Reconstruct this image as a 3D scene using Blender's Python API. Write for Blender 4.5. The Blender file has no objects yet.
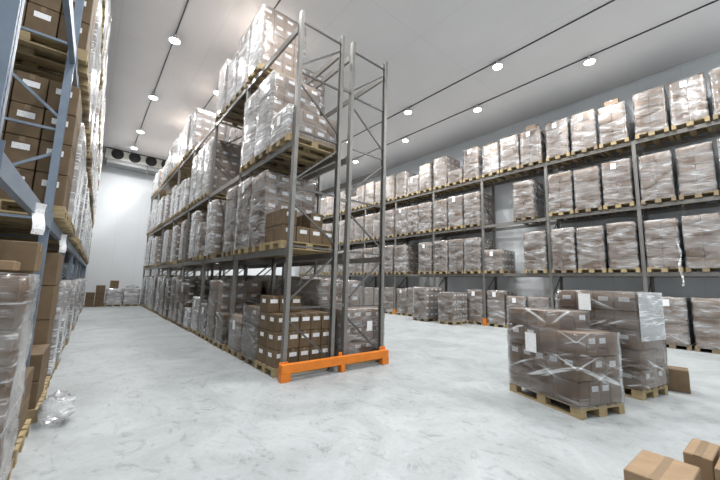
import bpy, math, random
from mathutils import Vector, Matrix, noise
R = math.radians
rnd = random.Random(7)
scene = bpy.context.scene
COL = scene.collection

# ------------------------------------------------------------------ camera
def make_camera():
    yaw, pitch, roll = R(39.365), R(7.564), R(1.51)
    fw = Vector((math.sin(yaw)*math.cos(pitch), math.cos(yaw)*math.cos(pitch), math.sin(pitch)))
    rt = Vector((math.cos(yaw), -math.sin(yaw), 0)); up = rt.cross(fw)
    r2 = rt*math.cos(roll)+up*math.sin(roll); u2 = -rt*math.sin(roll)+up*math.cos(roll)
    m = Matrix(((r2.x, u2.x, -fw.x, 0), (r2.y, u2.y, -fw.y, 0), (r2.z, u2.z, -fw.z, 1.626), (0, 0, 0, 1)))
    cd = bpy.data.cameras.new('camera'); co = bpy.data.objects.new('camera', cd); COL.objects.link(co)
    co.matrix_world = m; cd.sensor_width = 36; cd.lens = 330.0/720*36; cd.clip_start = .02; cd.clip_end = 200
    scene.camera = co
make_camera()
w = bpy.data.worlds.new('world'); scene.world = w; w.use_nodes = True
w.node_tree.nodes['Background'].inputs[0].default_value = (.75, .85, 1, 1)
w.node_tree.nodes['Background'].inputs[1].default_value = .3
vs = scene.view_settings
scene.cycles.diffuse_bounces = 2; scene.cycles.max_bounces = 8; scene.cycles.transparent_max_bounces = 16
vs.view_transform = 'Standard'; vs.look = 'None'; vs.gamma = 1; vs.exposure = -0.68; vs.use_curve_mapping = False
LAMP_W = 235.0
CEIL = 9.25
LAMPS = [(1.38, y) for y in (-1.3, 2.8, 6.95, 11.1, 15.4, 19.6, 22.4)] + [(3.3, y) for y in (0.9, 5.0, 9.1, 13.2, 17.3, 21.4)] \
      + [(10.0, y) for y in (-3.0, 1.05, 5.1, 9.15, 13.25, 17.3, 21.4)] + [(12.0, y) for y in (-1.0, 3.0, 7.05, 11.15, 15.25, 19.3, 23.3)]
LROWS = (1.38, 3.3, 10.0, 12.0)

# ------------------------------------------------------------------ materials
def nm(name):
    m = bpy.data.materials.new(name); m.use_nodes = True
    nt = m.node_tree; b = nt.nodes['Principled BSDF']
    return m, nt, b
def N(nt, t, **kw):
    n = nt.nodes.new(t)
    for k, v in kw.items():
        if k in n.bl_rna.properties: setattr(n, k, v)
        else: n.inputs[k].default_value = v
    return n
def ramp(nt, src, stops):
    r = nt.nodes.new('ShaderNodeValToRGB'); e = r.color_ramp.elements
    while len(e) < len(stops): e.new(.5)
    for i, (p, c) in enumerate(stops):
        e[i].position = p; e[i].color = (c, c, c, 1) if not isinstance(c, tuple) else (*c, 1)
    nt.links.new(src, r.inputs[0]); return r
def coords(nt, scale=(1, 1, 1), rand=False, kind='Object'):
    tc = nt.nodes.new('ShaderNodeTexCoord'); mp = nt.nodes.new('ShaderNodeMapping')
    mp.inputs['Scale'].default_value = scale
    if rand:
        oi = nt.nodes.new('ShaderNodeObjectInfo'); ad = N(nt, 'ShaderNodeVectorMath', operation='MULTIPLY_ADD')
        cb = nt.nodes.new('ShaderNodeCombineXYZ')
        for i in range(3): nt.links.new(oi.outputs['Random'], cb.inputs[i])
        nt.links.new(cb.outputs[0], ad.inputs[0]); ad.inputs[1].default_value = (37, 53, 71)
        nt.links.new(tc.outputs[kind], ad.inputs[2]); nt.links.new(ad.outputs[0], mp.inputs[0])
    else: nt.links.new(tc.outputs[kind], mp.inputs[0])
    return mp.outputs[0]
def mixc(nt, fac, a, b, mode='MIX'):
    m = nt.nodes.new('ShaderNodeMix'); m.data_type = 'RGBA'; m.blend_type = mode
    for s, v in ((0, fac), (6, a), (7, b)):
        if hasattr(v, 'links'): nt.links.new(v, m.inputs[s])
        else: m.inputs[s].default_value = v if s == 0 else (*v, 1)
    return m.outputs[2]
def plain(name, c, rough=.6, metal=0, var=.0, bump=0, bs=30):
    m, nt, b = nm(name)
    b.inputs['Roughness'].default_value = rough; b.inputs['Metallic'].default_value = metal
    n = N(nt, 'ShaderNodeTexNoise', Scale=6.0, Detail=4.0); nt.links.new(coords(nt, rand=True), n.inputs['Vector'])
    r = ramp(nt, n.outputs[0], ((.3, 1-var), (.7, 1.0)))
    nt.links.new(mixc(nt, 1.0, c, r.outputs[0], 'MULTIPLY'), b.inputs['Base Color'])
    if bump:
        n2 = N(nt, 'ShaderNodeTexNoise', Scale=float(bs)); nt.links.new(coords(nt), n2.inputs['Vector'])
        bp = N(nt, 'ShaderNodeBump', Strength=bump, Distance=.01); nt.links.new(n2.outputs[0], bp.inputs['Height']); nt.links.new(bp.outputs[0], b.inputs['Normal'])
    return m
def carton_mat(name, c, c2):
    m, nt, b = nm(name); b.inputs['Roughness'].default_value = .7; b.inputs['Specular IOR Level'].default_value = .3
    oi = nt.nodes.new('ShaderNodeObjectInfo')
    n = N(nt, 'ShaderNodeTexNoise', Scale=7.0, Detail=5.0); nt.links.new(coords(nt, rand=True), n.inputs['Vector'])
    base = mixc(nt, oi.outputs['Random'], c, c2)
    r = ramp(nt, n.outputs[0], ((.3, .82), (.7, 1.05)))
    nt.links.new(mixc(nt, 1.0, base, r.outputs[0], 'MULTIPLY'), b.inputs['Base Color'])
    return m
def film_mat(name, lo, hi, scale=1.0, gloss=.015, diag=0.0, lit_ends=False):
    m, nt, b = nm(name)
    out = nt.nodes['Material Output']
    b.inputs['Base Color'].default_value = (.93, .95, .97, 1); b.inputs['Roughness'].default_value = .14
    b.inputs['Specular IOR Level'].default_value = .9
    tr = nt.nodes.new('ShaderNodeBsdfTransparent'); tr.inputs[0].default_value = (.97, .97, .98, 1)
    gl = nt.nodes.new('ShaderNodeBsdfGlossy'); gl.inputs['Roughness'].default_value = .13; gl.inputs['Color'].default_value = (1, 1, 1, 1)
    n = N(nt, 'ShaderNodeTexNoise', Scale=2.0*scale, Detail=6.0, Roughness=.58, Distortion=.7); nt.links.new(coords(nt, (1, 1, 2.6), True), n.inputs['Vector'])
    r = ramp(nt, n.outputs[0], ((.40, lo), (.58, (lo+hi)*.4), (.72, hi)))
    n3 = N(nt, 'ShaderNodeTexNoise', Scale=5.0*scale, Detail=3.0, Distortion=1.2); nt.links.new(coords(nt, (.6, .6, 8), True), n3.inputs['Vector'])
    r3 = ramp(nt, n3.outputs[0], ((.56, 0.0), (.66, hi*.75)))
    ad = N(nt, 'ShaderNodeMath', operation='ADD', use_clamp=True); nt.links.new(r.outputs[0], ad.inputs[0]); nt.links.new(r3.outputs[0], ad.inputs[1])
    if diag:
        sp = nt.nodes.new('ShaderNodeSeparateXYZ'); nt.links.new(coords(nt, rand=True), sp.inputs[0])
        def lin(a, b_):   # a*(x-y) + b_*z
            d = N(nt, 'ShaderNodeMath', operation='SUBTRACT'); nt.links.new(sp.outputs[0], d.inputs[0]); nt.links.new(sp.outputs[1], d.inputs[1])
            m1 = N(nt, 'ShaderNodeMath', operation='MULTIPLY'); nt.links.new(d.outputs[0], m1.inputs[0]); m1.inputs[1].default_value = a
            m2 = N(nt, 'ShaderNodeMath', operation='MULTIPLY_ADD'); nt.links.new(sp.outputs[2], m2.inputs[0]); m2.inputs[1].default_value = b_; nt.links.new(m1.outputs[0], m2.inputs[2]); return m2.outputs[0]
        for al, sc_ in ((.45, 16.0), (-.35, 11.0)):
            cb = nt.nodes.new('ShaderNodeCombineXYZ')
            nt.links.new(lin(.9*math.cos(al), .9*math.sin(al)), cb.inputs[0]); nt.links.new(lin(-sc_*math.sin(al), sc_*math.cos(al)), cb.inputs[1])
            nd = N(nt, 'ShaderNodeTexNoise', Scale=1.0, Detail=2.0, Distortion=.4); nt.links.new(cb.outputs[0], nd.inputs['Vector'])
            rd = ramp(nt, nd.outputs[0], ((.62, 0.0), (.70, diag))); a2 = N(nt, 'ShaderNodeMath', operation='ADD', use_clamp=True)
            nt.links.new(ad.outputs[0], a2.inputs[0]); nt.links.new(rd.outputs[0], a2.inputs[1]); ad = a2
    if lit_ends:   # aisle lamp glare painted in: film whiter on the aisle ends than long sides
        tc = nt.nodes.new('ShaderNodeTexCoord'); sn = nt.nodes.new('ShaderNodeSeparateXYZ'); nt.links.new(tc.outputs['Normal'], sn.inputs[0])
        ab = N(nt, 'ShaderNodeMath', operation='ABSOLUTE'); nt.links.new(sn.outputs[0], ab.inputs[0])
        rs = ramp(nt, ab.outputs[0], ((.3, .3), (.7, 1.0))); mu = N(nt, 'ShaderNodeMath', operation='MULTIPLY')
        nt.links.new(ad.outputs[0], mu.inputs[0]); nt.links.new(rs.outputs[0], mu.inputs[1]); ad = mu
    fr = nt.nodes.new('ShaderNodeFresnel'); fr.inputs[0].default_value = 1.28
    fa = N(nt, 'ShaderNodeMath', operation='ADD', use_clamp=True); nt.links.new(fr.outputs[0], fa.inputs[0]); fa.inputs[1].default_value = gloss
    base = nt.nodes.new('ShaderNodeMixShader'); nt.links.new(fa.outputs[0], base.inputs[0]); nt.links.new(tr.outputs[0], base.inputs[1]); nt.links.new(gl.outputs[0], base.inputs[2])
    mx = nt.nodes.new('ShaderNodeMixShader')
    nt.links.new(ad.outputs[0], mx.inputs[0]); nt.links.new(base.outputs[0], mx.inputs[1]); nt.links.new(b.outputs[0], mx.inputs[2])
    bp = N(nt, 'ShaderNodeBump', Strength=.7, Distance=.04); nt.links.new(n.outputs[0], bp.inputs['Height'])
    for q in (b, gl, fr): nt.links.new(bp.outputs[0], q.inputs['Normal'])
    nt.links.new(mx.outputs[0], out.inputs[0]); return m
def floor_mat():
    m, nt, b = nm('painted_concrete')
    v = coords(nt)
    n1 = N(nt, 'ShaderNodeTexNoise', Scale=.9, Detail=9.0, Roughness=.68, Distortion=1.2); nt.links.new(v, n1.inputs['Vector'])
    n2 = N(nt, 'ShaderNodeTexNoise', Scale=3.5, Detail=8.0, Roughness=.75, Distortion=2.5); nt.links.new(coords(nt, (1, .55, 1)), n2.inputs['Vector'])
    n3 = N(nt, 'ShaderNodeTexNoise', Scale=22.0, Detail=3.0); nt.links.new(v, n3.inputs['Vector'])
    r1 = ramp(nt, n1.outputs[0], ((.32, .74), (.62, 1.0)))
    r2 = ramp(nt, n2.outputs[0], ((.33, .42), (.47, 1.0)))
    r3 = ramp(nt, n3.outputs[0], ((.3, .93), (.7, 1.0)))
    c = mixc(nt, 1.0, (.43, .46, .47), r1.outputs[0], 'MULTIPLY'); c = mixc(nt, .6, c, r2.outputs[0], 'MULTIPLY'); c = mixc(nt, 1.0, c, r3.outputs[0], 'MULTIPLY')
    nt.links.new(c, b.inputs['Base Color'])
    rr = ramp(nt, n2.outputs[0], ((.3, .42), (.7, .62))); nt.links.new(rr.outputs[0], b.inputs['Roughness'])
    b.inputs['Specular IOR Level'].default_value = .4
    return m
def panel_mat(name, c, seam, axis, period, width=.012, rough=.7):
    m, nt, b = nm(name); b.inputs['Roughness'].default_value = rough
    tc = nt.nodes.new('ShaderNodeTexCoord'); sp = nt.nodes.new('ShaderNodeSeparateXYZ'); nt.links.new(tc.outputs['Object'], sp.inputs[0])
    outs = []
    for ax, per in zip(axis, period):
        a = N(nt, 'ShaderNodeMath', operation='PINGPONG'); a.inputs[1].default_value = per/2; nt.links.new(sp.outputs[ax], a.inputs[0])
        l = N(nt, 'ShaderNodeMath', operation='LESS_THAN'); l.inputs[1].default_value = width; nt.links.new(a.outputs[0], l.inputs[0]); outs.append(l.outputs[0])
    f = outs[0]
    for o in outs[1:]:
        x = N(nt, 'ShaderNodeMath', operation='MAXIMUM'); nt.links.new(f, x.inputs[0]); nt.links.new(o, x.inputs[1]); f = x.outputs[0]
    n = N(nt, 'ShaderNodeTexNoise', Scale=.5, Detail=3.0); nt.links.new(coords(nt), n.inputs['Vector'])
    r = ramp(nt, n.outputs[0], ((.3, .95), (.7, 1.0)))
    base = mixc(nt, 1.0, c, r.outputs[0], 'MULTIPLY')
    nt.links.new(mixc(nt, f, base, seam), b.inputs['Base Color']); return m
def wood_mat(name, c):
    m, nt, b = nm(name); b.inputs['Roughness'].default_value = .75
    n = N(nt, 'ShaderNodeTexNoise', Scale=8.0, Detail=4.0); nt.links.new(coords(nt, (1, 4, 4), True), n.inputs['Vector'])
    r = ramp(nt, n.outputs[0], ((.3, tuple(x*.72 for x in c)), (.7, c))); nt.links.new(r.outputs[0], b.inputs['Base Color']); return m
def post_mat(name, c, metal=.35):
    m, nt, b = nm(name); b.inputs['Roughness'].default_value = .42; b.inputs['Metallic'].default_value = metal
    tc = nt.nodes.new('ShaderNodeTexCoord'); sp = nt.nodes.new('ShaderNodeSeparateXYZ'); nt.links.new(tc.outputs['Object'], sp.inputs[0])
    a = N(nt, 'ShaderNodeMath', operation='FRACT'); s = N(nt, 'ShaderNodeMath', operation='MULTIPLY'); s.inputs[1].default_value = 1/.06
    nt.links.new(sp.outputs[2], s.inputs[0]); nt.links.new(s.outputs[0], a.inputs[0])
    l = N(nt, 'ShaderNodeMath', operation='LESS_THAN'); l.inputs[1].default_value = .38; nt.links.new(a.outputs[0], l.inputs[0])
    ab = N(nt, 'ShaderNodeMath', operation='ABSOLUTE'); nt.links.new(sp.outputs[1], ab.inputs[0])
    cp = N(nt, 'ShaderNodeMath', operation='COMPARE'); cp.inputs[1].default_value = .026; cp.inputs[2].default_value = .006; nt.links.new(ab.outputs[0], cp.inputs[0])
    mu = N(nt, 'ShaderNodeMath', operation='MULTIPLY'); nt.links.new(l.outputs[0], mu.inputs[0]); nt.links.new(cp.outputs[0], mu.inputs[1])
    n = N(nt, 'ShaderNodeTexNoise', Scale=9.0, Detail=3.0); nt.links.new(coords(nt), n.inputs['Vector'])
    r = ramp(nt, n.outputs[0], ((.3, .85), (.7, 1.0))); base = mixc(nt, 1.0, c, r.outputs[0], 'MULTIPLY')
    nt.links.new(mixc(nt, mu.outputs[0], base, (.02, .02, .022)), b.inputs['Base Color']); return m
def label_mat():
    m, nt, b = nm('printed_label'); b.inputs['Roughness'].default_value = .5
    n = N(nt, 'ShaderNodeTexNoise', Scale=60.0, Detail=2.0); nt.links.new(coords(nt, (1, 1, 2.5), True), n.inputs['Vector'])
    r = ramp(nt, n.outputs[0], ((.34, (.55, .55, .57)), (.42, (.93, .94, .95)))); nt.links.new(r.outputs[0], b.inputs['Base Color']); return m
def emit_mat(name, c, s):
    m, nt, b = nm(name); b.inputs['Emission Color'].default_value = (*c, 1); b.inputs['Emission Strength'].default_value = s; return m

M = dict(
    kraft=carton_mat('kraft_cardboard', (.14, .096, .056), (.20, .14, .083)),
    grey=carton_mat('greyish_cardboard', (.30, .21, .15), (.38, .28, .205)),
    light=carton_mat('light_kraft_cardboard', (.31, .215, .13), (.36, .25, .15)),
    dark=carton_mat('dark_cardboard', (.25, .178, .128), (.31, .226, .162)),
    tape=plain('packing_tape', (.21, .15, .09), .3),
    tape_light=plain('light_packing_tape', (.27, .19, .115), .3),
    label=label_mat(),
    film=film_mat('stretch_film', .02, .46, .9, .015, .2),
    clear=film_mat('clear_stretch_film', .0, .22, .8, .01, .55),
    white=film_mat('thick_white_film_lit_ends', .28, .8, .6, .015, .12, True),
    floor=floor_mat(),
    wall=panel_mat('white_wall_panel', (.84, .88, .91), (.70, .74, .77), (0, 1), (1.15, 1.15), .006),
    ceil=panel_mat('white_ceiling_panel', (.86, .85, .85), (.76, .75, .75), (0, 1), (2.4, 6.1), .01),
    wood=wood_mat('pallet_wood', (.43, .33, .18)),
    wood2=wood_mat('old_pallet_wood', (.28, .215, .13)),
    post=post_mat('grey_steel_post', (.25, .243, .23)), steel=plain('grey_steel', (.22, .213, .20), .4, .4, .15),
    bluepost=post_mat('blue_grey_steel_post', (.22, .27, .34)), blue=plain('blue_grey_steel', (.24, .29, .36), .4, .3, .15),
    brace=plain('galvanised_brace', (.15, .145, .14), .4, .5, .15),
    orange=plain('orange_paint', (.85, .24, .02), .45, 0, .2),
    black=plain('black_metal', (.012, .012, .014), .5), cool=plain('cooler_white_paint', (.72, .72, .68), .5, 0, .05),
    trim=plain('grey_trim', (.35, .36, .37), .6),
    trunk=plain('dark_cable_track', (.03, .03, .032), .5),
    lamp=emit_mat('lamp_glow', (.96, .98, 1), 60.0), housing=plain('lamp_housing', (.7, .7, .7), .4),
)

# ------------------------------------------------------------------ mesh helpers
BOXF = ((0, 3, 2, 1), (4, 5, 6, 7), (0, 1, 5, 4), (1, 2, 6, 5), (2, 3, 7, 6), (3, 0, 4, 7))
class MB:
    def __init__(s): s.v = []; s.f = []; s.m = []
    def quad(s, pts, mi=0):
        b = len(s.v); s.v += [tuple(p) for p in pts]; s.f.append(tuple(range(b, b+len(pts)))); s.m.append(mi)
    def box(s, x0, x1, y0, y1, z0, z1, mi=0):
        b = len(s.v)
        s.v += [(x0, y0, z0), (x1, y0, z0), (x1, y1, z0), (x0, y1, z0), (x0, y0, z1), (x1, y0, z1), (x1, y1, z1), (x0, y1, z1)]
        for f in BOXF: s.f.append(tuple(b+i for i in f)); s.m.append(mi)
        return s
    def bar(s, a, b, wd, th, side=(0, 1, 0), mi=0):
        a, b = Vector(a), Vector(b); d = (b-a).normalized(); sd = Vector(side).normalized(); n = d.cross(sd).normalized()
        k = len(s.v)
        for p in (a, b):
            for i, j in ((-1, -1), (1, -1), (1, 1), (-1, 1)): s.v.append(tuple(p+n*(i*wd/2)+sd*(j*th/2)))
        for f in BOXF: s.f.append(tuple(k+i for i in f)); s.m.append(mi)
        return s
    def cyl(s, c, r, z0, z1, n=20, axis=2, r2=None, mi=0):
        k = len(s.v); r2 = r if r2 is None else r2
        for zz, rr in ((z0, r), (z1, r2)):
            for i in range(n):
                a = 2*math.pi*i/n; p = [0, 0, 0]; u, v = [(1, 2), (2, 0), (0, 1)][axis]
                p[u] = c[u]+rr*math.cos(a); p[v] = c[v]+rr*math.sin(a); p[axis] = zz; s.v.append(tuple(p))
        for i in range(n):
            j = (i+1) % n; s.f.append((k+i, k+j, k+n+j, k+n+i)); s.m.append(mi)
        s.f.append(tuple(k+i for i in reversed(range(n)))); s.m.append(mi); s.f.append(tuple(k+n+i for i in range(n))); s.m.append(mi)
        return s
    def mesh(s, name, mats, bevel=0, smooth=False):
        me = bpy.data.meshes.new(name); me.from_pydata(s.v, [], s.f)
        for m in (mats if isinstance(mats, (list, tuple)) else [mats]): me.materials.append(m)
        me.polygons.foreach_set('material_index', s.m)
        if smooth: me.polygons.foreach_set('use_smooth', [True]*len(s.f))
        me.validate(); me.update(); return me
def link(name, data, parent=None, loc=(0, 0, 0), rz=0):
    o = bpy.data.objects.new(name, data); COL.objects.link(o)
    if parent is not None: o.parent = parent
    o.location = loc; o.rotation_euler = (0, 0, rz); return o
def bevel(o, wd, seg=2):
    m = o.modifiers.new('bevel', 'BEVEL'); m.width = wd; m.segments = seg; m.limit_method = 'ANGLE'; return o
def tag(o, label, cat, group=None):
    o['label'] = label; o['category'] = cat
    if group: o['group'] = group
    return o
def thing(name, label, cat, loc=(0, 0, 0), rz=0, group=None):
    return tag(link(name, None, None, loc, rz), label, cat, group)
def struct(name, mb, mat, **kw):
    o = link(name, mb.mesh(name, mat, **kw)); o['kind'] = 'structure'; return o
CACHE = {}
def cached(key, fn):
    if key not in CACHE: CACHE[key] = fn()
    return CACHE[key]

# ------------------------------------------------------------------ room
XL, XR, YF, YB = -1.95, 14.8, -5.0, 25.2
struct('floor', MB().box(XL-.2, XR+.2, YF-.2, YB+.2, -.2, 0), M['floor'])
struct('ceiling', MB().box(XL-.2, XR+.2, YF-.2, YB+.2, CEIL, CEIL+.2), M['ceil'])
struct('wall_left', MB().box(XL-.2, XL, YF-.2, YB+.2, 0, CEIL), M['wall'])
struct('wall_right', MB().box(XR, XR+.2, YF-.2, YB+.2, 0, CEIL), M['wall'])
struct('wall_back', MB().box(XL, XR, YB, YB+.2, 0, CEIL), M['wall'])
struct('wall_front', MB().box(XL, XR, YF-.2, YF, 0, CEIL), M['wall'])
for i, x in enumerate(LROWS):
    struct('trim_%d' % (i+1), MB().box(x-.012, x+.012, YF, YB, CEIL-.035, CEIL), M['trunk'])
struct('trim_5', MB().box(XR-.03, XR, YF, YB, CEIL-.06, CEIL), M['wall'])

def lamp_name(x, y):
    row = {1.38: 'leftmost', 3.3: 'second from left', 10.0: 'third from left', 12.0: 'rightmost'}[x]
    return row
ORD = ['first', 'second', 'third', 'fourth', 'fifth', 'sixth', 'seventh', 'eighth', 'ninth', 'tenth']
def lamps():
    body = MB().cyl((0, 0, 0), .05, -.12, 0, 12).cyl((0, 0, 0), .165, -.19, -.1, 24, r2=.07)
    rim = body.mesh('housing', M['housing'], smooth=False)
    lens = MB().cyl((0, 0, 0), .14, -.205, -.19, 24).mesh('lamp_lens', M['lamp'])
    cnt = {}
    for x, y in LAMPS:
        k = cnt.get(x, 0); cnt[x] = k+1
        t = thing('ceiling_lamp', 'round bright ceiling lamp, %s row, %s from the near end' % (lamp_name(x, y), ORD[k]), 'ceiling lamp', (x, y, CEIL-.035), 0, 'ceiling lamps on the dark tracks')
        link('housing', rim, t); link('lamp_lens', lens, t)
        ld = bpy.data.lights.new('lamp_light', 'AREA'); ld.shape = 'DISK'; ld.size = .34; ld.energy = LAMP_W; ld.spread = R(165); ld.color = (1, .99, .975)
        link('lamp_light', ld, t, (0, 0, -.215))
lamps()

# ------------------------------------------------------------------ cooler on the back wall
def cooler():
    x0, x1 = .12, 4.35; z0, z1 = 8.5, CEIL-.004; y0 = 24.0
    t = thing('air_cooler', 'long white ceiling air cooler with black round fans on the back wall', 'air cooler', (x0, y0, z0))
    L = x1-x0; H = z1-z0
    o = link('casing', MB().box(0, L, 0, 1.19, .13, H).mesh('casing', M['cool']), t); bevel(o, .02)
    link('drip_tray', MB().box(.12, L-.12, .1, 1.1, -.1, .13).mesh('drip_tray', M['trim']), t)
    link('top_edge', MB().box(-.02, L+.02, -.03, 0, H-.05, H).mesh('top_edge', M['trunk']), t)
    link('drain_pipe', MB().cyl((2.15, .05, 0), .03, -.35, .1, 10).mesh('drain_pipe', M['steel']), t)
    for i in range(5):
        cx = .71-x0+i*.86; cz = .455
        f = link('fan', MB().cyl((cx, 0, cz), .31, -.05, .0, 28, axis=1).mesh('fan', M['black']), t)
        g = MB()
        for rr in (.12, .2, .28):
            for a in range(24):
                p = [(cx+rr*math.cos(2*math.pi*k/24), -.062, cz+rr*math.sin(2*math.pi*k/24)) for k in (a, a+1)]
                g.bar(p[0], p[1], .008, .008)
        g.cyl((cx, 0, cz), .07, -.07, -.05, 16, axis=1)
        link('fan_guard', g.mesh('fan_guard', M['trunk']), f)
cooler()

# ------------------------------------------------------------------ racks
def post_mesh(h, mat):
    def mk():
        m = MB()   # open channel profile, mouth towards the frame inside (+x)
        m.box(-.04, -.037, -.05, .05, 0, h); m.box(-.037, .03, -.05, -.047, 0, h); m.box(-.037, .03, .047, .05, 0, h)
        m.box(.03, .033, -.05, -.03, 0, h); m.box(.03, .033, .03, .05, 0, h)
        m.box(-.042, -.04, -.016, .016, 0, h)
        return m.mesh('post', M[mat])
    return cached(('post', h, mat), mk)
def beam_mesh(L, mat, dn=.06):
    def mk():
        m = MB(); m.box(-.025, .025, .052, L-.052, -dn, .035).box(-.025, .0, .052, L-.052, .035, .06)
        for s in (.05, L-.05-.008): m.box(-.034, .03, s, s+.008, -.1, .09)
        return m.mesh('beam', M[mat])
    return cached(('beam', L, mat, dn), mk)
def rack(name, label, x0, ys, depth, levels, H, zs, pm, bm, brm, rz=0, guards=False, flip=False, group=None, braces_full=99):
    """x0,ys[0] is the front corner; local x goes into the rack, local y along it"""
    t = thing(name, label, 'pallet rack', (x0, ys[0], 0), rz, group)
    for k, y in enumerate(ys):
        y -= ys[0]
        for side in (0, 1):
            p = link('post', post_mesh(H, pm), t, (0.04 if side == 0 else depth-.04, y, 0), 0 if side == 0 else math.pi)
            pl = cached('plate', lambda: MB().box(-.07, .07, -.075, .075, 0, .008).mesh('foot_plate', M['steel']))
            link('foot_plate', pl, p)
            if guards and side == 0:
                g = cached('guard', lambda: MB().box(-.075, -.055, -.075, .075, .008, .3).box(-.055, .03, -.075, -.06, .008, .3).box(-.055, .03, .06, .075, .008, .3).mesh('post_guard', M['orange']))
                link('post_guard', g, p)
        a, b = .078, depth-.078
        hs = zs[0]; ds = zs[1]
        if k > braces_full: hs = hs[::2]; ds = ds[::2]
        for z in hs: link('brace', cached(('hb', depth, brm), lambda: MB().bar((a-.02, 0, 0), (b+.02, 0, 0), .03, .03).mesh('brace', M[brm])), t, (0, y, z))
        for z0, z1 in ds: link('brace', cached(('db', depth, z0, z1, brm), lambda: MB().bar((a-.015, .0, 0), (b+.015, .0, z1-z0), .032, .028).mesh('brace', M[brm])), t, (0, y, z0))
    for k in range(len(ys)-1):
        L = round(ys[k+1]-ys[k], 3)
        for z in levels:
            link('beam', beam_mesh(L, bm, .1 if bm == 'blue' else .06), t, (.012, ys[k]-ys[0], z)); link('beam', beam_mesh(L, bm, .1 if bm == 'blue' else .06), t, (depth-.012, ys[k]-ys[0], z), 0)
    return t
BAY = 2.7
HZ = (.10, 1.18, 2.27, 3.34, 4.45, 5.62, 6.68)
DZ = ((.98, .2), (1.3, 2.13), (3.05, 2.4), (3.5, 4.3), (5.4, 4.66), (5.76, 6.52))
LC = (2.17, 4.19, 6.53); LR = (2.15, 4.27, 6.44); LL = (2.25, 4.29, 6.4)
YC = [5.3+BAY*k for k in range(8)]
YR = [-.38+BAY*k for k in range(10)]
YLR = [2.5+BAY*k for k in range(9)]
RZL = -.018; XLF = -.4286
DZL = tuple((b_, a_) for a_, b_ in DZ)
ra = rack('pallet_rack', 'tall grey steel rack of the middle pair, its left row ending at orange guard', 2.70, YC, 1.05, LC, 6.88, (HZ, DZ), 'post', 'steel', 'brace')
rb = rack('pallet_rack', 'tall grey steel rack of the middle pair, its right row with empty near bay', 3.97, YC, 1.05, LC, 6.88, (HZ, DZ), 'post', 'steel', 'brace')
rr = rack('pallet_rack', 'long grey steel rack standing along the right wall with orange post feet', 13.36, YR, 1.05, LR, 6.5, (HZ[:6], DZ[:5]), 'post', 'steel', 'brace', guards=True)
rl = rack('pallet_rack', 'blue-grey steel rack close at the left edge of the photo', XLF-1.05*math.cos(RZL), YLR, 1.05, LL, 6.75, (HZ, DZL), 'bluepost', 'blue', 'blue', rz=RZL)
# row spacers tie the two middle rows: parts of the right row
for k, y in enumerate(YC):
    for z in (1.2, 3.3, 5.7):
        link('row_spacer', cached('rs', lambda: MB().box(-.212, -.0, -.02, .02, -.03, .03).mesh('row_spacer', M['steel'])), rb, (0, y-YC[0], z))
# paper tags hanging from the left rack's beam
def curl_tag():
    m = MB(); n = 6; L = .27
    for i in range(n):
        z0, z1 = -L*i/n, -L*(i+1)/n
        f = lambda z: .012+.02*math.sin(z*22)
        m.quad([(f(z0), -.045, z0), (f(z0), .045, z0), (f(z1), .045, z1), (f(z1), -.045, z1)][::-1]); m.quad([(f(z0)-.001, -.045, z0), (f(z0)-.001, .045, z0), (f(z1)-.001, .045, z1), (f(z1)-.001, -.045, z1)])
    return m.mesh('hanging_tag', M['label'])
for yy in (1.42, 4.1):
    o = link('hanging_tag', cached('ctag', curl_tag), rl, (1.085, yy, 2.24), -R(55)); o['label'] = 'white paper tag hanging from the lowest beam'
# orange end guard
t = thing('rack_end_guard', 'bright orange steel guard rail at the foot of the middle racks', 'rack guard', (2.6, 5.08, 0))
o = link('guard_rail', MB().box(0, 2.42, 0, .09, .13, .28).mesh('guard_rail', M['orange']), t); bevel(o, .008)
for x0, x1, zt in ((.0, .17, .3), (1.21, 1.29, .34), (2.25, 2.42, .34)):
    o = link('guard_foot', MB().box(x0+.002, x1-.002, .1, .12, 0, zt).box(x0-.004, x1+.004, -.004, .1, 0, .128).mesh('guard_foot', M['orange']), t); bevel(o, .005)

# ------------------------------------------------------------------ pallets, cartons, film
PH = .144
def pallet_parts():
    top = [(y, y+w) for y, w in ((-.4, .145), (-.2275, .1), (-.0725, .145), (.1275, .1), (.255, .145))]
    deck = [MB().box(-.6, .6, a, b, .122, .144) for a, b in top]
    cross = [MB().box(c-.0725, c+.0725, -.4, .4, .1, .122) for c in (-.5275, 0, .5275)]
    blocks = [MB().box(cx-.0725, cx+.0725, cy-wy, cy+wy, .022, .1) for cx in (-.5275, 0, .5275) for cy, wy in ((-.35, .05), (0, .0725), (.35, .05))]
    run = [MB().box(-.6, .6, cy-wy, cy+wy, 0, .022) for cy, wy in ((-.35, .05), (0, .0725), (.35, .05))]
    return deck, cross, blocks, run
def merge(lst):
    m = MB()
    for q in lst:
        b = len(m.v); m.v += q.v; m.f += [tuple(i+b for i in f) for f in q.f]; m.m += q.m
    return m
def pallet(parent=None, near=False, old=False, name='pallet', **kw):
    mt = M['wood2' if old else 'wood']; d, c, bl, ru = pallet_parts()
    if not near:
        me = cached(('pal', old), lambda: merge(d+c+bl+ru).mesh('pallet', mt)); return link(name, me, parent, **kw)
    if parent is None: base = link(name, None, None, **kw); grp = base
    else: grp = base = link(name, cached(('palru', old), lambda: merge(ru+c).mesh('pallet', mt)), parent, **kw)
    k = lambda tagn, lst, nme: [link(nme, cached((tagn, i, old), lambda q=q: q.mesh(nme, mt)), grp) for i, q in enumerate(lst)]
    k('pd', d, 'deck_board'); k('pb', bl, 'block')
    if parent is None: k('pr', ru, 'runner'); k('pc', c, 'cross_board')
    return base
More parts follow.
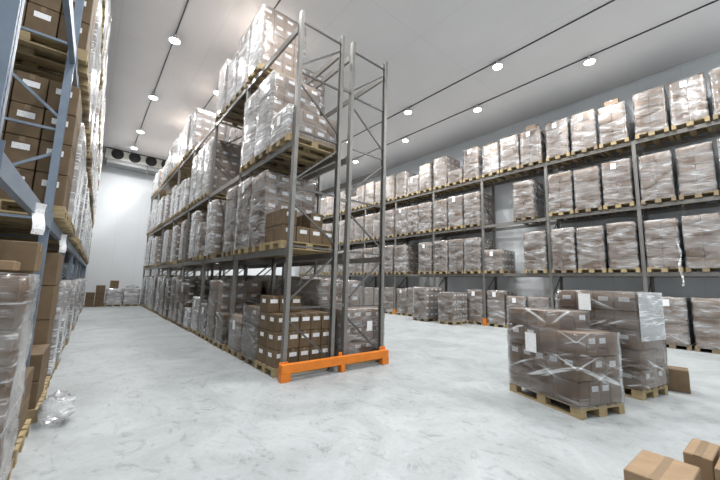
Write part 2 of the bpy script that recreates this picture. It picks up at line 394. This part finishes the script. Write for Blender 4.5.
def carton_mesh(w, d, h, tone, lab='', openlab=True):
    """base centre at origin; w along x, d along y.  lab: which faces carry a label: 'y' = -y, 'x' = -x"""
    key = ('ct', round(w, 3), round(d, 3), round(h, 3), tone, lab)
    def mk():
        e = .004; m = MB(); X, Y, c = w/2-.004, d/2-.004, .006; h2 = h-.008
        # chamfered box
        ring = lambda z, s: [(-X+s, -Y, z), (X-s, -Y, z), (X, -Y+s, z), (X, Y-s, z), (X-s, Y, z), (-X+s, Y, z), (-X, Y-s, z), (-X, -Y+s, z)]
        ins = lambda z: [(x*(1-c/X), y*(1-c/Y), z) for x, y, _ in ring(0, c)]
        rs = [ins(0), ring(c, c), ring(h2-c, c), ins(h2)]; b = 0
        for r in rs: m.v += r
        for i in range(3):
            for j in range(8):
                k = (j+1) % 8; m.f.append((i*8+j, i*8+k, (i+1)*8+k, (i+1)*8+j)); m.m.append(0)
        m.f.append(tuple(reversed(range(8)))); m.m.append(0); m.f.append(tuple(range(24, 32))); m.m.append(0)
        # tape along the longer axis, over the top and a little down both ends
        z = h2+.0006; q = .024
        if w >= d:
            m.quad([(-X, -q, z), (X, -q, z), (X, q, z), (-X, q, z)], 1)
            for s in (-1, 1): m.quad([(s*(X+.0006), -q*s*-1, h2-.06), (s*(X+.0006), q*s*-1*-1 if False else -q*s, h2-.06), (s*(X+.0006), -q*s, z), (s*(X+.0006), q*s, z)][::1], 1)
        else:
            m.quad([(-q, -Y, z), (q, -Y, z), (q, Y, z), (-q, Y, z)], 1)
            for s in (-1, 1): m.quad([(q*s, s*(Y+.0006), h2-.06), (-q*s, s*(Y+.0006), h2-.06), (-q*s, s*(Y+.0006), z), (q*s, s*(Y+.0006), z)], 1)
        lw, lh = min(.075, w*.3), min(.036, h*.16); zc = h*.66
        if 'y' in lab: m.quad([(-lw, -Y-e/2, zc-lh), (lw, -Y-e/2, zc-lh), (lw, -Y-e/2, zc+lh), (-lw, -Y-e/2, zc+lh)], 2)
        lw = min(.075, d*.3)
        if 'x' in lab: m.quad([(-X-e/2, lw, zc-lh), (-X-e/2, -lw, zc-lh), (-X-e/2, -lw, zc+lh), (-X-e/2, lw, zc+lh)], 2)
        return m.mesh('carton', [M[tone], M['tape_light' if tone == 'light' else 'tape'], M['label']])
    return cached(key, mk)
def label_obj(parent, w, d, h, face, dx=0, sw=1.0):
    lw, lh = min(.075, w*.32)*sw, .036*sw
    if face == 'y': me = MB().box(-lw, lw, -.0015, 0, -lh, lh); loc = (dx, -d/2-.0002, h*.66)
    else: lw = min(.075, d*.32)*sw; me = MB().box(-.0015, 0, -lw, lw, -lh, lh); loc = (-w/2-.0002, dx, h*.66)
    key = ('lb', face, round(lw, 3), round(lh, 3))
    return link('label', cached(key, lambda: me.mesh('label', M['label'])), parent, loc)
def carton(parent, x, y, z, w, d, h, tone, lab='', near=False, rz=0, name='carton'):
    o = link(name, carton_mesh(w, d, h, tone, '' if near else lab), parent, (x, y, z), rz)
    if near:
        for f in lab: label_obj(o, w, d, h, f)
    return o
def film_mesh(w, d, z0, z1, kind, var, top=True, lump=1.0, lh=.29):
    def mk():
        m = MB(); nx, ny, nz = max(3, int(w/.11)), max(3, int(d/.11)), max(3, int((z1-z0)/.07))
        per = [(-w/2+w*i/nx, -d/2, 0, -1) for i in range(nx)] + [(w/2, -d/2+d*i/ny, 1, 0) for i in range(ny)] + [(w/2-w*i/nx, d/2, 0, 1) for i in range(nx)] + [(-w/2, d/2-d*i/ny, -1, 0) for i in range(ny)]
        n = len(per)
        for k in range(nz+1):
            z = z0+(z1-z0)*k/nz
            for i, (x, y, ax, ay) in enumerate(per):
                q = noise.noise(Vector((x*4+var*9.3, y*4+3.1*var, z*7)))
                o = .004+(.008+.009*q)*lump+.010*abs(math.sin(math.pi*(z-PH)/lh))
                corner = i in (0, nx, nx+ny, 2*nx+ny)
                sx = (1 if x > 0 else -1) if corner else ax; sy = (1 if y > 0 else -1) if corner else ay
                if corner: o *= .75
                m.v.append((x+sx*o, y+sy*o, z + (.012*q if 0 < k < nz else 0)))
        for k in range(nz):
            for i in range(n):
                j = (i+1) % n; m.f.append((k*n+i, k*n+j, (k+1)*n+j, (k+1)*n+i)); m.m.append(0)
        if top:
            g = {}
            ringi = lambda i, j: (i if j == 0 else nx+j if i == nx else (2*nx+ny-i) if j == ny else (2*nx+2*ny-j) % n)
            for i in range(nx+1):
                for j in range(ny+1):
                    if i in (0, nx) or j in (0, ny): g[i, j] = nz*n+ringi(i, j)
                    else:
                        x, y = -w/2+w*i/nx, -d/2+d*j/ny; g[i, j] = len(m.v)
                        m.v.append((x, y, z1+.006+.01*abs(noise.noise(Vector((x*7, y*7, var*5))))*lump))
            for i in range(nx):
                for j in range(ny): m.f.append((g[i, j], g[i+1, j], g[i+1, j+1], g[i, j+1])); m.m.append(0)
        return m.mesh('stretch_film', M[kind], smooth=True)
    return cached(('film', round(w, 2), round(d, 2), round(z0, 2), round(z1, 2), kind, var, top, round(lh, 2)), mk)
def sheet(parent, face, w, d, z, off=0, sw=.075, sh=.1):
    """paper document stuck under/onto the film"""
    if face == 'y': me = MB().box(-sw, sw, -.002, 0, -sh, sh); loc = (off, -d/2-.032, z)
    else: me = MB().box(-.002, 0, -sw, sw, -sh, sh); loc = (-w/2-.032, off, z)
    return link('paper_sheet', cached(('sh', face, sw, sh), lambda: me.mesh('paper_sheet', M['label'])), parent, loc)
GR = {1: (1, 2), 2: (2, 3), 3: (2, 4), 4: (2, 2)}
def load(x, y, z, h, label, group, grid=(3, 2), layers=None, tone='grey', film='film', lod='mid', lab='y', rz=0, parent_rz=0, doc=None, cover=True, extra=None, name='wrapped_pallet_load', cat='pallet load', partial=None):
    """pallet load: long side along local x (into the rack), short side facing the aisle (-x)"""
    t = thing(name, label, cat, (x, y, z), rz, group)
    pallet(t, near=(lod == 'near'), old=rnd.random() < .3)
    hh = h-PH; n = layers or max(1, round(hh/.29)); lh = hh/n; nx, ny = grid
    lh = round(lh, 3)
    W, D = 1.16, rnd.choice((.72, .74)) if lod != 'near' else .75
    if lod == 'far':
        def mk():
            m = MB(); r2 = random.Random(hash((n, nx, ny)) % 1000)
            for k in range(n):
                for i in range(nx):
                    for j in range(ny):
                        jx = r2.uniform(-.006, .006); cx = -W/2+W*(i+.5)/nx; cy = -D/2+D*(j+.5)/ny
                        m.box(cx-W/nx/2+.003+jx, cx+W/nx/2-.003+jx, cy-D/ny/2+.003, cy+D/ny/2-.003, PH+k*lh, PH+(k+1)*lh-.003)
                        if j == 0:
                            m.quad([(cx-.05, cy-D/ny/2-.001, PH+k*lh+lh*.55), (cx+.05, cy-D/ny/2-.001, PH+k*lh+lh*.55), (cx+.05, cy-D/ny/2-.001, PH+k*lh+lh*.8), (cx-.05, cy-D/ny/2-.001, PH+k*lh+lh*.8)], 1)
            return m.mesh('carton_stack', [M[tone], M['label']])
        link('carton_stack', cached(('stk', n, lh, nx, ny, tone), mk), t)
    else:
        cw, cd = W/nx, D/ny
        for k in range(n):
            lx, ly = rnd.uniform(-.012, .012), rnd.uniform(-.008, .008)
            for i in range(nx):
                for j in range(ny):
                    l = lab if j == 0 else ''
                    l = l.replace('x', '') if i else l
                    if lod == 'near' and rnd.random() < .12: l = ''
                    carton(t, -W/2+cw*(i+.5)+rnd.uniform(-.004, .004)+lx, -D/2+cd*(j+.5)+rnd.uniform(-.003, .003)+ly, PH+k*lh, cw, cd, lh, tone, l, lod == 'near')
    if film:
        link('stretch_film', film_mesh(W+.012, D+.012, .1, h+.004, film, rnd.randint(0, 3) if lod != 'far' else 0, cover, 1.0, lh), t)
    if doc: sheet(t, doc[0], W, D, doc[1], doc[2])
    if extra == 'box':
        b = carton(None, 0, 0, 0, .42, .40, .25, tone, 'y'); b.location = (x-.2, y+.02, z+h+.022)
        tag(b, 'small loose carton on top of the right rack, %s bay from right edge' % ('second' if y < 5 else 'third'), 'carton', 'small cartons on top of stacks')
    return t

def pos3(k, ys, j):   # centre of slot j (0 = near) in bay k
    return ys[k]+BAY/2+(j-1)*(.85 if ys is YC else .86)
SL = ['', 'bottom shelf', 'middle shelf', 'top shelf']
# ------------------------------------------------------------------ right wall rack loads
GRIGHT = 'wrapped carton stacks in the right wall rack'
def right_rack():
    over = {
        (3, 1): [1.42, 1.5, 1.5], (3, 2): [1.5, 1.5, 1.45], (3, 3): [1.56, .72, 1.6], (3, 4): [1.5, 1.05, 1.48], (3, 5): [1.5, 1.4, 1.5], (3, 6): [1.45, .9, 1.5],
        (2, 2): [None, 1.6, None], (1, 2): [1.6, None, 1.0], (1, 4): [1.6, None, 1.6],
        (0, 0): [1.5, 1.48, 1.48], (0, 1): [1.45, 1.45, 1.45], (0, 2): [1.3, 1.3, 1.5], (0, 3): [1.5, None, None], (0, 4): [None, 1.5, 1.45], (0, 7): [1.4, 1.3, None]}
    dflt = {3: (1.48, 1.53), 2: (1.55, 1.62), 1: (1.58, 1.64), 0: (1.42, 1.55)}
    order = ['right', 'middle', 'left']
    for lv in (3, 2, 1, 0):
        for k in range(9):
            hs = over.get((lv, k), [None if False else round(rnd.uniform(*dflt[lv]), 2) for _ in range(3)])
            for j, h in enumerate(hs):
                if h is None: continue
                y = pos3(k, YR, j)
                if (lv, k) == (2, 2): y = 5.9
                z = (0 if lv == 0 else LR[lv-1]+.061)
                lod = 'mid' if k <= 4 else 'far'
                only = len([q for q in hs if q]) == 1
                place = 'on the floor' if lv == 0 else SL[lv]
                desc = 'wrapped' if h > 1.1 else 'low wrapped'
                lb = '%s carton stack, right wall rack, %s, %s bay from right edge, %s one' % (desc, place, ORD[k], 'only' if only else order[j])
                g = rnd.choice([(4, 2), (3, 2), (3, 1), (4, 2)]) if lod == 'mid' else (3, 2)
                nl = max(1, round((h-PH)/rnd.choice([.29, .29, .36])))
                ex = 'box' if (lv, k, j) in ((3, 1, 0), (3, 2, 0)) else None
                doc = ('x', h-.17, .05) if rnd.random() < .35 and lod == 'mid' else None
                load((13.96 if lv == 0 else 13.84)+rnd.uniform(-.03, .03), y, z, h, lb, GRIGHT, g, nl, 'grey', 'film', lod, 'y', doc=doc, extra=ex, rz=rnd.uniform(-.01, .01))
right_rack()
load(12.67, 10.22, 0, 1.55, 'taller wrapped carton stack on the floor in front of the right rack', None, (4, 2), 5, 'grey', 'film', 'mid', 'y', rz=R(-3))
load(12.72, 8.85, 0, 1.36, 'shorter wrapped carton stack on the floor in front of the right rack', None, (5, 2), 4, 'dark', 'film', 'mid', 'y', rz=R(5))
# loose film strip hanging from a stack
def strip():
    m = MB(); n = 14
    for i in range(n):
        f = lambda q: (.03*math.sin(q*1.3), .03*math.sin(q*.8+1))
        w0 = .022+.012*math.sin(i*1.9); w1 = .022+.012*math.sin((i+1)*1.9)
        a, b = f(i), f(i+1); z0, z1 = -i*.1, -(i+1)*.1
        m.quad([(a[0], a[1]-w0, z0), (a[0], a[1]+w0, z0), (b[0], b[1]+w1, z1), (b[0], b[1]-w1, z1)])
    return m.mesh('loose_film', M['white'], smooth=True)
tag(link('loose_film_strip', strip(), None, (13.2, 1.47, 3.2)), 'loose strip of film hanging beside a stack on the right rack bottom shelf', 'film strip')

# ------------------------------------------------------------------ middle racks
GMID = 'wrapped carton stacks in the middle racks'
def mid_rack():
    A = {
        (0, 0): [0, 1.12, .86], (0, 1): [.82, 1.62, .95], (0, 2): [1.1, .7, 1.5], (0, 3): [1.62, 1.7, 1.6], (0, 4): [1.75, 1.6, 1.7], (0, 5): [1.8, 1.6, 1.7], (0, 6): [1.7, 1.75, 1.6],
        (1, 0): [0, 1.66, 1.72], (1, 1): [1.75, None, 1.7], (1, 2): [1.15, 1.65, None], (1, 3): [1.6, None, 1.6], (1, 4): [1.5, 1.6, None], (1, 5): [None, 1.5, 1.55], (1, 6): [1.5, 1.6, 1.5],
        (2, 0): [.72, 1.85, 1.8], (2, 1): [None]*3, (2, 2): [1.9, 1.9, 1.85], (2, 3): [1.2, 1.35, 1.3], (2, 4): [1.5, None, 1.4], (2, 5): [1.5, 1.45, 1.4], (2, 6): [1.3, 1.4, 1.4],
        (3, 0): [None, None, 1.7], (3, 1): [1.8, 1.5, 1.75], (3, 2): [None, None, None], (3, 3): [1.7, 1.75, 1.6], (3, 4): [1.6, 1.65, 1.5], (3, 5): [1.2, 1.1, None], (3, 6): [1.3, 1.25, 1.2]}
    for (lv, k), hs in A.items():
        for j, h in enumerate(hs):
            if not h: continue
            z = 0 if lv == 0 else LC[lv-1]+.061
            lod = 'near' if k == 0 else 'mid' if k <= 3 else 'far'
            if lv == 0 and k >= 3: lod = 'far'
            place = 'on floor' if lv == 0 else SL[lv]
            n = len([q for q in hs if q is not None])
            w = 'only' if n == 1 else ['nearest', 'second', 'farthest'][j]
            desc = 'low wrapped' if h < 1 else 'wrapped'
            lb = '%s carton stack, middle left row, %s, %s bay from orange end, %s one' % (desc, place, ORD[k], w)
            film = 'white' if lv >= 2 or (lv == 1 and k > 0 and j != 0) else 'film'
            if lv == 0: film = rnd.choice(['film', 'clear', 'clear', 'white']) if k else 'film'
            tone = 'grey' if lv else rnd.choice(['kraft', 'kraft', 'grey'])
            load((3.24 if lv == 0 else 3.22)+(rnd.uniform(-.02, .05) if k else 0), pos3(k, YC, j)+(.03 if lv < 2 and k == 0 and j == 1 else .01 if lv < 2 and k == 0 and j == 2 else 0), z, h, lb, GMID, (4, 2) if lv else (3, 2), None, tone, film, lod, 'y' if lod != 'near' else 'yx' if lv == 0 else 'y',
                 doc=('x', h-.2, 0) if rnd.random() < .4 else None, cover=lv != 0 or k > 0, rz=rnd.uniform(-.01, .01))
    B = {(0, 0): [1.1, 1.7, 1.75], (0, 1): [1.6, 1.8, 1.75], (0, 2): [1.8, 1.7, 1.8], (0, 3): [1.7, 1.8, 1.7], (0, 4): [1.7, 1.8, 1.7], (1, 1): [1.6, 1.6, 1.6], (1, 2): [1.6, 1.6, 1.5], (2, 1): [1.6, 1.5, None], (2, 2): [1.6, 1.6, 1.6],
         (3, 1): [1.35, 1.5, 1.5], (3, 2): [1.5, 1.5, 1.5]}
    for (lv, k), hs in B.items():
        for j, h in enumerate(hs):
            if not h: continue
            z = 0 if lv == 0 else LC[lv-1]+.061
            lod = 'near' if (lv, k, j) == (0, 0, 0) else 'mid' if (k, j) in ((1, 0), (0, 1)) else 'far'
            place = 'on floor' if lv == 0 else SL[lv]
            lb = 'wrapped carton stack, middle right row, %s, %s bay from orange end, %s one' % (place, ORD[k], ['nearest', 'second', 'farthest'][j])
            load(4.60 if lv == 0 else 4.5, pos3(k, YC, j), z, h, lb, GMID, (4, 2), None, 'grey', 'film', lod, 'y', doc=('y', .75, .15) if lod == 'near' else None)
mid_rack()
# bare cartons on open pallets: every carton its own thing
def bare_stack(x, y, z, grid, W, D, lh, n, tone, where, group, extra=(), lab='y', rz=0, near=True, plabel=None, skip=()):
    p = pallet(None, near=True, loc=(x, y, z), rz=rz); tag(p, plabel or 'wooden pallet under the %s' % where, 'pallet')
    nx, ny = grid; cw, cd = W/nx, D/ny; ca, sa = math.cos(rz), math.sin(rz)
    depth = ['first', 'second', 'third', 'fourth', 'fifth', 'sixth']
    rows = ['bottom', 'second', 'third', 'fourth', 'fifth', 'sixth', 'seventh']
    lst = [(k, i, j) for k in range(n) for i in range(nx) for j in range(ny) if (k, i, j) not in skip] + list(extra)
    for k, i, j in lst:
        lx, ly = -W/2+cw*(i+.5), -D/2+cd*(j+.5)
        hidden = ny > 2 and 0 < j < ny-1
        o = carton(None, x+lx*ca-ly*sa, y+lx*sa+ly*ca, z+PH+k*lh, cw-.004, cd-.004, lh, tone, lab if j == 0 or i == 0 else 'y', near, rz+rnd.uniform(-.012, .012))
        tag(o, 'brown carton in %s, %s layer, %s from left, %s' % (where, rows[k], depth[i], 'front row' if j == 0 else 'back row' if j == ny-1 else depth[j]+' row'), 'carton', group)
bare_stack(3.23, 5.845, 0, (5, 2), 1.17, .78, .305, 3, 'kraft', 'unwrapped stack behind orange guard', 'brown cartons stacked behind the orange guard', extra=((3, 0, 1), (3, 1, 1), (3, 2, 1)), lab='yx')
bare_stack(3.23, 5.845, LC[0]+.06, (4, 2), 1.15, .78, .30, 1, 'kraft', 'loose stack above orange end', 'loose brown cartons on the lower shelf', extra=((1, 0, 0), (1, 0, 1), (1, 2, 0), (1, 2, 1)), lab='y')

# ------------------------------------------------------------------ left rack
GLEFT = 'wrapped carton stacks in the left rack'
def left_xy(lx, ly):
    return XLF+.0+lx*math.cos(RZL)-ly*math.sin(RZL), 2.5+lx*math.sin(RZL)+ly*math.cos(RZL)
def left_rack():
    cx = -.5
    for lv in (0, 1, 2, 3):
        for k in range(8):
            for j in range(3):
                if lv in (1, 2, 3) and k == 0: continue
                if (lv, k, j) in ((0, 0, 0), (0, 0, 2), (0, 1, 0), (1, 1, 0), (2, 1, 0)): continue
                if (lv, k, j) in ((0, 0, 1), (0, 1, 1)): continue
                z = 0 if lv == 0 else LL[lv-1]+.061
                h = {0: 1.5, 1: 1.62, 2: 1.7, 3: 1.6}[lv]+rnd.uniform(-.15, .08)
                x, y = left_xy(cx+rnd.uniform(-.03, .02), (k+.5)*BAY+(j-1)*.85)
                place = 'on the floor' if lv == 0 else SL[lv]
                load(x, y, z, round(h, 2), 'wrapped carton stack, left rack, %s, %s bay from left edge, %s one' % (place, ORD[k], ['nearest', 'second', 'farthest'][j]), GLEFT, (3, 2), None, 'kraft' if rnd.random() < .3 else 'grey',
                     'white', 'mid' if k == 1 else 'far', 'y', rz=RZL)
left_rack()

# near left: wrapped load, cartons on it, and open stacks behind it
GL = 'brown cartons in the left rack'
x, y = left_xy(-.5, 1.13)
load(x, y, 0, 1.63, 'tall wrapped pallet of brown cartons in the bottom left corner of the photo', None, (3, 2), 4, 'dark', 'film', 'near', 'yx', rz=RZL, cover=True, doc=None)
tag(carton(None, -.735, 3.84, 1.656, .85, .36, .24, 'kraft', '', True, RZL), 'large brown carton lying on top of the wrapped pallet at the left edge', 'carton')
tag(carton(None, -.54, 3.46, 1.656, .30, .26, .075, 'light', '', True, RZL), 'thin light carton lying on top of the wrapped pallet at the left edge', 'carton')
x, y = left_xy(-.5, 2.08)
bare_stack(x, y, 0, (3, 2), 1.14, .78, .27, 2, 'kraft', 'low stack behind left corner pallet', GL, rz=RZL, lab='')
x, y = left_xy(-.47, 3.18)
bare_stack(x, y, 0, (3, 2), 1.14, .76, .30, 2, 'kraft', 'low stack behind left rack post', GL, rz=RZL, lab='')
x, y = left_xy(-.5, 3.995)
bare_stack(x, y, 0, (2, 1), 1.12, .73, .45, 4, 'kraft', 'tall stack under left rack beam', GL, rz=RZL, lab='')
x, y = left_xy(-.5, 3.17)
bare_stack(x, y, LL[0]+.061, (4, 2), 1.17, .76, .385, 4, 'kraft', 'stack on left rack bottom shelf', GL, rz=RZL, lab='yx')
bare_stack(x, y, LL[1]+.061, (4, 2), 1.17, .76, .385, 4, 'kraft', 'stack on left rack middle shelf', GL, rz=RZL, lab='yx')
# crumpled film bag on the floor beside the left stacks
def bag(name, label, loc, sx, sy, sz, seed, kind='white'):
    m = MB(); nu, nv = 26, 16
    for i in range(nv+1):
        for j in range(nu):
            th = math.pi*i/nv; ph = 2*math.pi*j/nu
            p = Vector((math.sin(th)*math.cos(ph), math.sin(th)*math.sin(ph), math.cos(th)))
            q = 1+.3*noise.noise(p*2.2+Vector((seed, 0, 0)))+.3*noise.noise(p*7+Vector((0, seed, 0)))
            m.v.append((p.x*sx*q, p.y*sy*q, max(.004, sz+p.z*sz*q)))
    for i in range(nv):
        for j in range(nu):
            k = (j+1) % nu; m.f.append((i*nu+j, (i+1)*nu+j, (i+1)*nu+k, i*nu+k)); m.m.append(0)
    o = link(name, m.mesh(name, M[kind], smooth=True), None, loc); return tag(o, label, 'plastic film')
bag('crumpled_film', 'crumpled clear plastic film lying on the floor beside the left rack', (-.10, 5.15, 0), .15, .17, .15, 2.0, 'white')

# ------------------------------------------------------------------ two big wrapped pallets on the open floor
def floor_load_A():
    ang = math.atan2(1.06, .40)   # long side direction
    c = Vector((5.0, 1.60)); u = Vector((math.cos(ang), math.sin(ang))); v = Vector((u.y, -u.x))
    ctr = c+u*.6+v*.39
    t = thing('wrapped_pallet_load', 'wrapped pallet of grey-brown cartons with stepped top, nearest on the open floor', 'pallet load', (ctr.x, ctr.y, 0), ang)
    # local: +x = away from the camera along the long side, +y = left of it (towards the camera's left)
    pallet(t, near=True)
    W, D, lh = 1.16, .78, .303
    def lay(k, nx, ny, labs, x0=-W/2, x1=W/2, y0=-D/2, y1=D/2, h=lh):
        cw, cd = (x1-x0)/nx, (y1-y0)/ny
        for i in range(nx):
            for j in range(ny):
                o = carton(t, x0+cw*(i+.5), y0+cd*(j+.5), PH+k*lh, cw, cd, h, 'dark', '', True)
                if j == ny-1 and 'L' in labs and i in labs['L']:
                    l = link('label', cached('flab', lambda: MB().box(-.06, .06, 0, .0015, -.036, .036).mesh('label', M['label'])), o, (0, cd/2+.0002, h*.72))
                if i == 0 and 'R' in labs and j in labs['R']:
                    link('label', cached('flab2', lambda: MB().box(-.0015, 0, -.058, .058, -.036, .036).mesh('label', M['label'])), o, (-cw/2-.0002, 0, h*.66))
    lay(0, 3, 4, {'R': (1, 2)}); lay(1, 5, 3, {'L': (0, 1, 2, 3, 4), 'R': (0, 1)}); lay(2, 4, 4, {'L': (2, 3), 'R': (1, 2)})
    lay(3, 3, 2, {'L': (2,), 'R': (0,)}, x0=-.2, y0=-.39, y1=.2, h=.25)
    lay(3, 1, 1, {'L': ()}, x0=.2, x1=W/2, y0=.2, y1=D/2, h=.25)
    top = PH+3*lh
    link('stretch_film', film_mesh(W+.012, D+.012, .125, top+.003, 'clear', 1, True, 1.2), t)
    f = link('stretch_film', film_mesh(.775, .775, 0, .248, 'clear', 2, True, .8), t, (.2, 0, top+.008))
    link('paper_sheet', cached('bigsheet', lambda: MB().box(-.1, .1, 0, .002, -.14, .14).mesh('paper_sheet', M['label'])), t, (.12, D/2+.032, .83))
floor_load_A()
def floor_load_B():
    ang = math.atan2(1.2, .26)
    c = Vector((6.62, 1.27)); u = Vector((math.cos(ang), math.sin(ang))); v = Vector((u.y, -u.x))
    ctr = c+u*.62+v*.40
    t = thing('wrapped_pallet_load', 'tall wrapped pallet of grey-brown cartons behind the nearest floor pallet', 'pallet load', (ctr.x, ctr.y, 0), ang)
    pallet(t, near=True)
    W, D, lh = 1.2, .8, .292
    for k in range(5):
        nx, ny = [(3, 2), (4, 3), (3, 2), (4, 2), (4, 3)][k]; cw, cd = W/nx, D/ny
        for i in range(nx):
            for j in range(ny):
                o = carton(t, -W/2+cw*(i+.5), -D/2+cd*(j+.5), PH+k*lh, cw, cd, lh, 'dark', '', True)
                if j == ny-1 and k in (0, 2, 4): link('label', cached('flab3', lambda: MB().box(-.075, .075, 0, .0015, -.034, .034).mesh('label', M['label'])), o, (0, cd/2+.0002, lh*.6))
                if i == 0 and k in (0, 3): link('label', cached('flab2', None), o, (-cw/2-.0002, 0, lh*.66))
    link('stretch_film', film_mesh(W+.012, D+.012, PH+.02, PH+5*lh+.003, 'clear', 3, True, 1.2), t)
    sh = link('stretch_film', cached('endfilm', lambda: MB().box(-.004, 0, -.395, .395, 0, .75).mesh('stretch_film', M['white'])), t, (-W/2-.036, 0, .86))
    sh['label'] = 'whitish folded film over the upper end'
    link('paper_sheet', cached('bigsheet', None), t, (.13, D/2+.034, 1.42))
    return t, ctr, ang
floor_load_B()
tag(carton(None, 7.87, 1.12, 0, .34, .42, .36, 'kraft', 'y', True, R(8)), 'brown carton on the floor against the right end of the tall floor pallet', 'carton')
# three cartons cut off by the lower right corner
def low_carton(x0, y1, w, d, h, label):
    tag(carton(None, x0+w/2, y1-d/2, 0, w, d, h, 'light', '', True, R(-2)), label, 'carton')
low_carton(3.03, .73, .50, .33, .4, 'light brown taped carton, leftmost of three in the bottom right corner')
low_carton(3.74, .51, .42, .17, .4, 'brown carton behind the others in the bottom right corner')
low_carton(3.585, .33, .5, .33, .4, 'brown carton cut off by the right edge in the bottom right corner')

# ------------------------------------------------------------------ goods standing by the back wall
def back():
    g = 'goods standing on the floor by the back wall'
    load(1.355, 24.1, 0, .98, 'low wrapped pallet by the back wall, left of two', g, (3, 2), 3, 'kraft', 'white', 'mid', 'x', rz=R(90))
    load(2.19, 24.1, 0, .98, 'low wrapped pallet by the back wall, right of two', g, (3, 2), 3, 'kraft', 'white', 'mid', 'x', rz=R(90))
    for (x, n, w, lab) in ((.29, 2, .40, 'left'), (.71, 3, .41, 'right')):
        for k in range(n):
            tag(carton(None, x, 23.65, k*.39, w, .4, .39, 'kraft', '', False), 'brown carton by the back wall, %s pile, %s' % (lab, ['bottom one', 'second one up', 'third one up'][k]), 'carton', g)
    tag(carton(None, 1.32, 23.9, .988+.02, .40, .36, .44, 'kraft', '', False), 'brown carton standing on the left wrapped pallet by the back wall', 'carton', g)
    bag('plastic_bag', 'white plastic bag heap lying on the right wrapped pallet by the back wall', (2.2, 23.95, 1.008), .32, .3, .09, 5.0)
back()
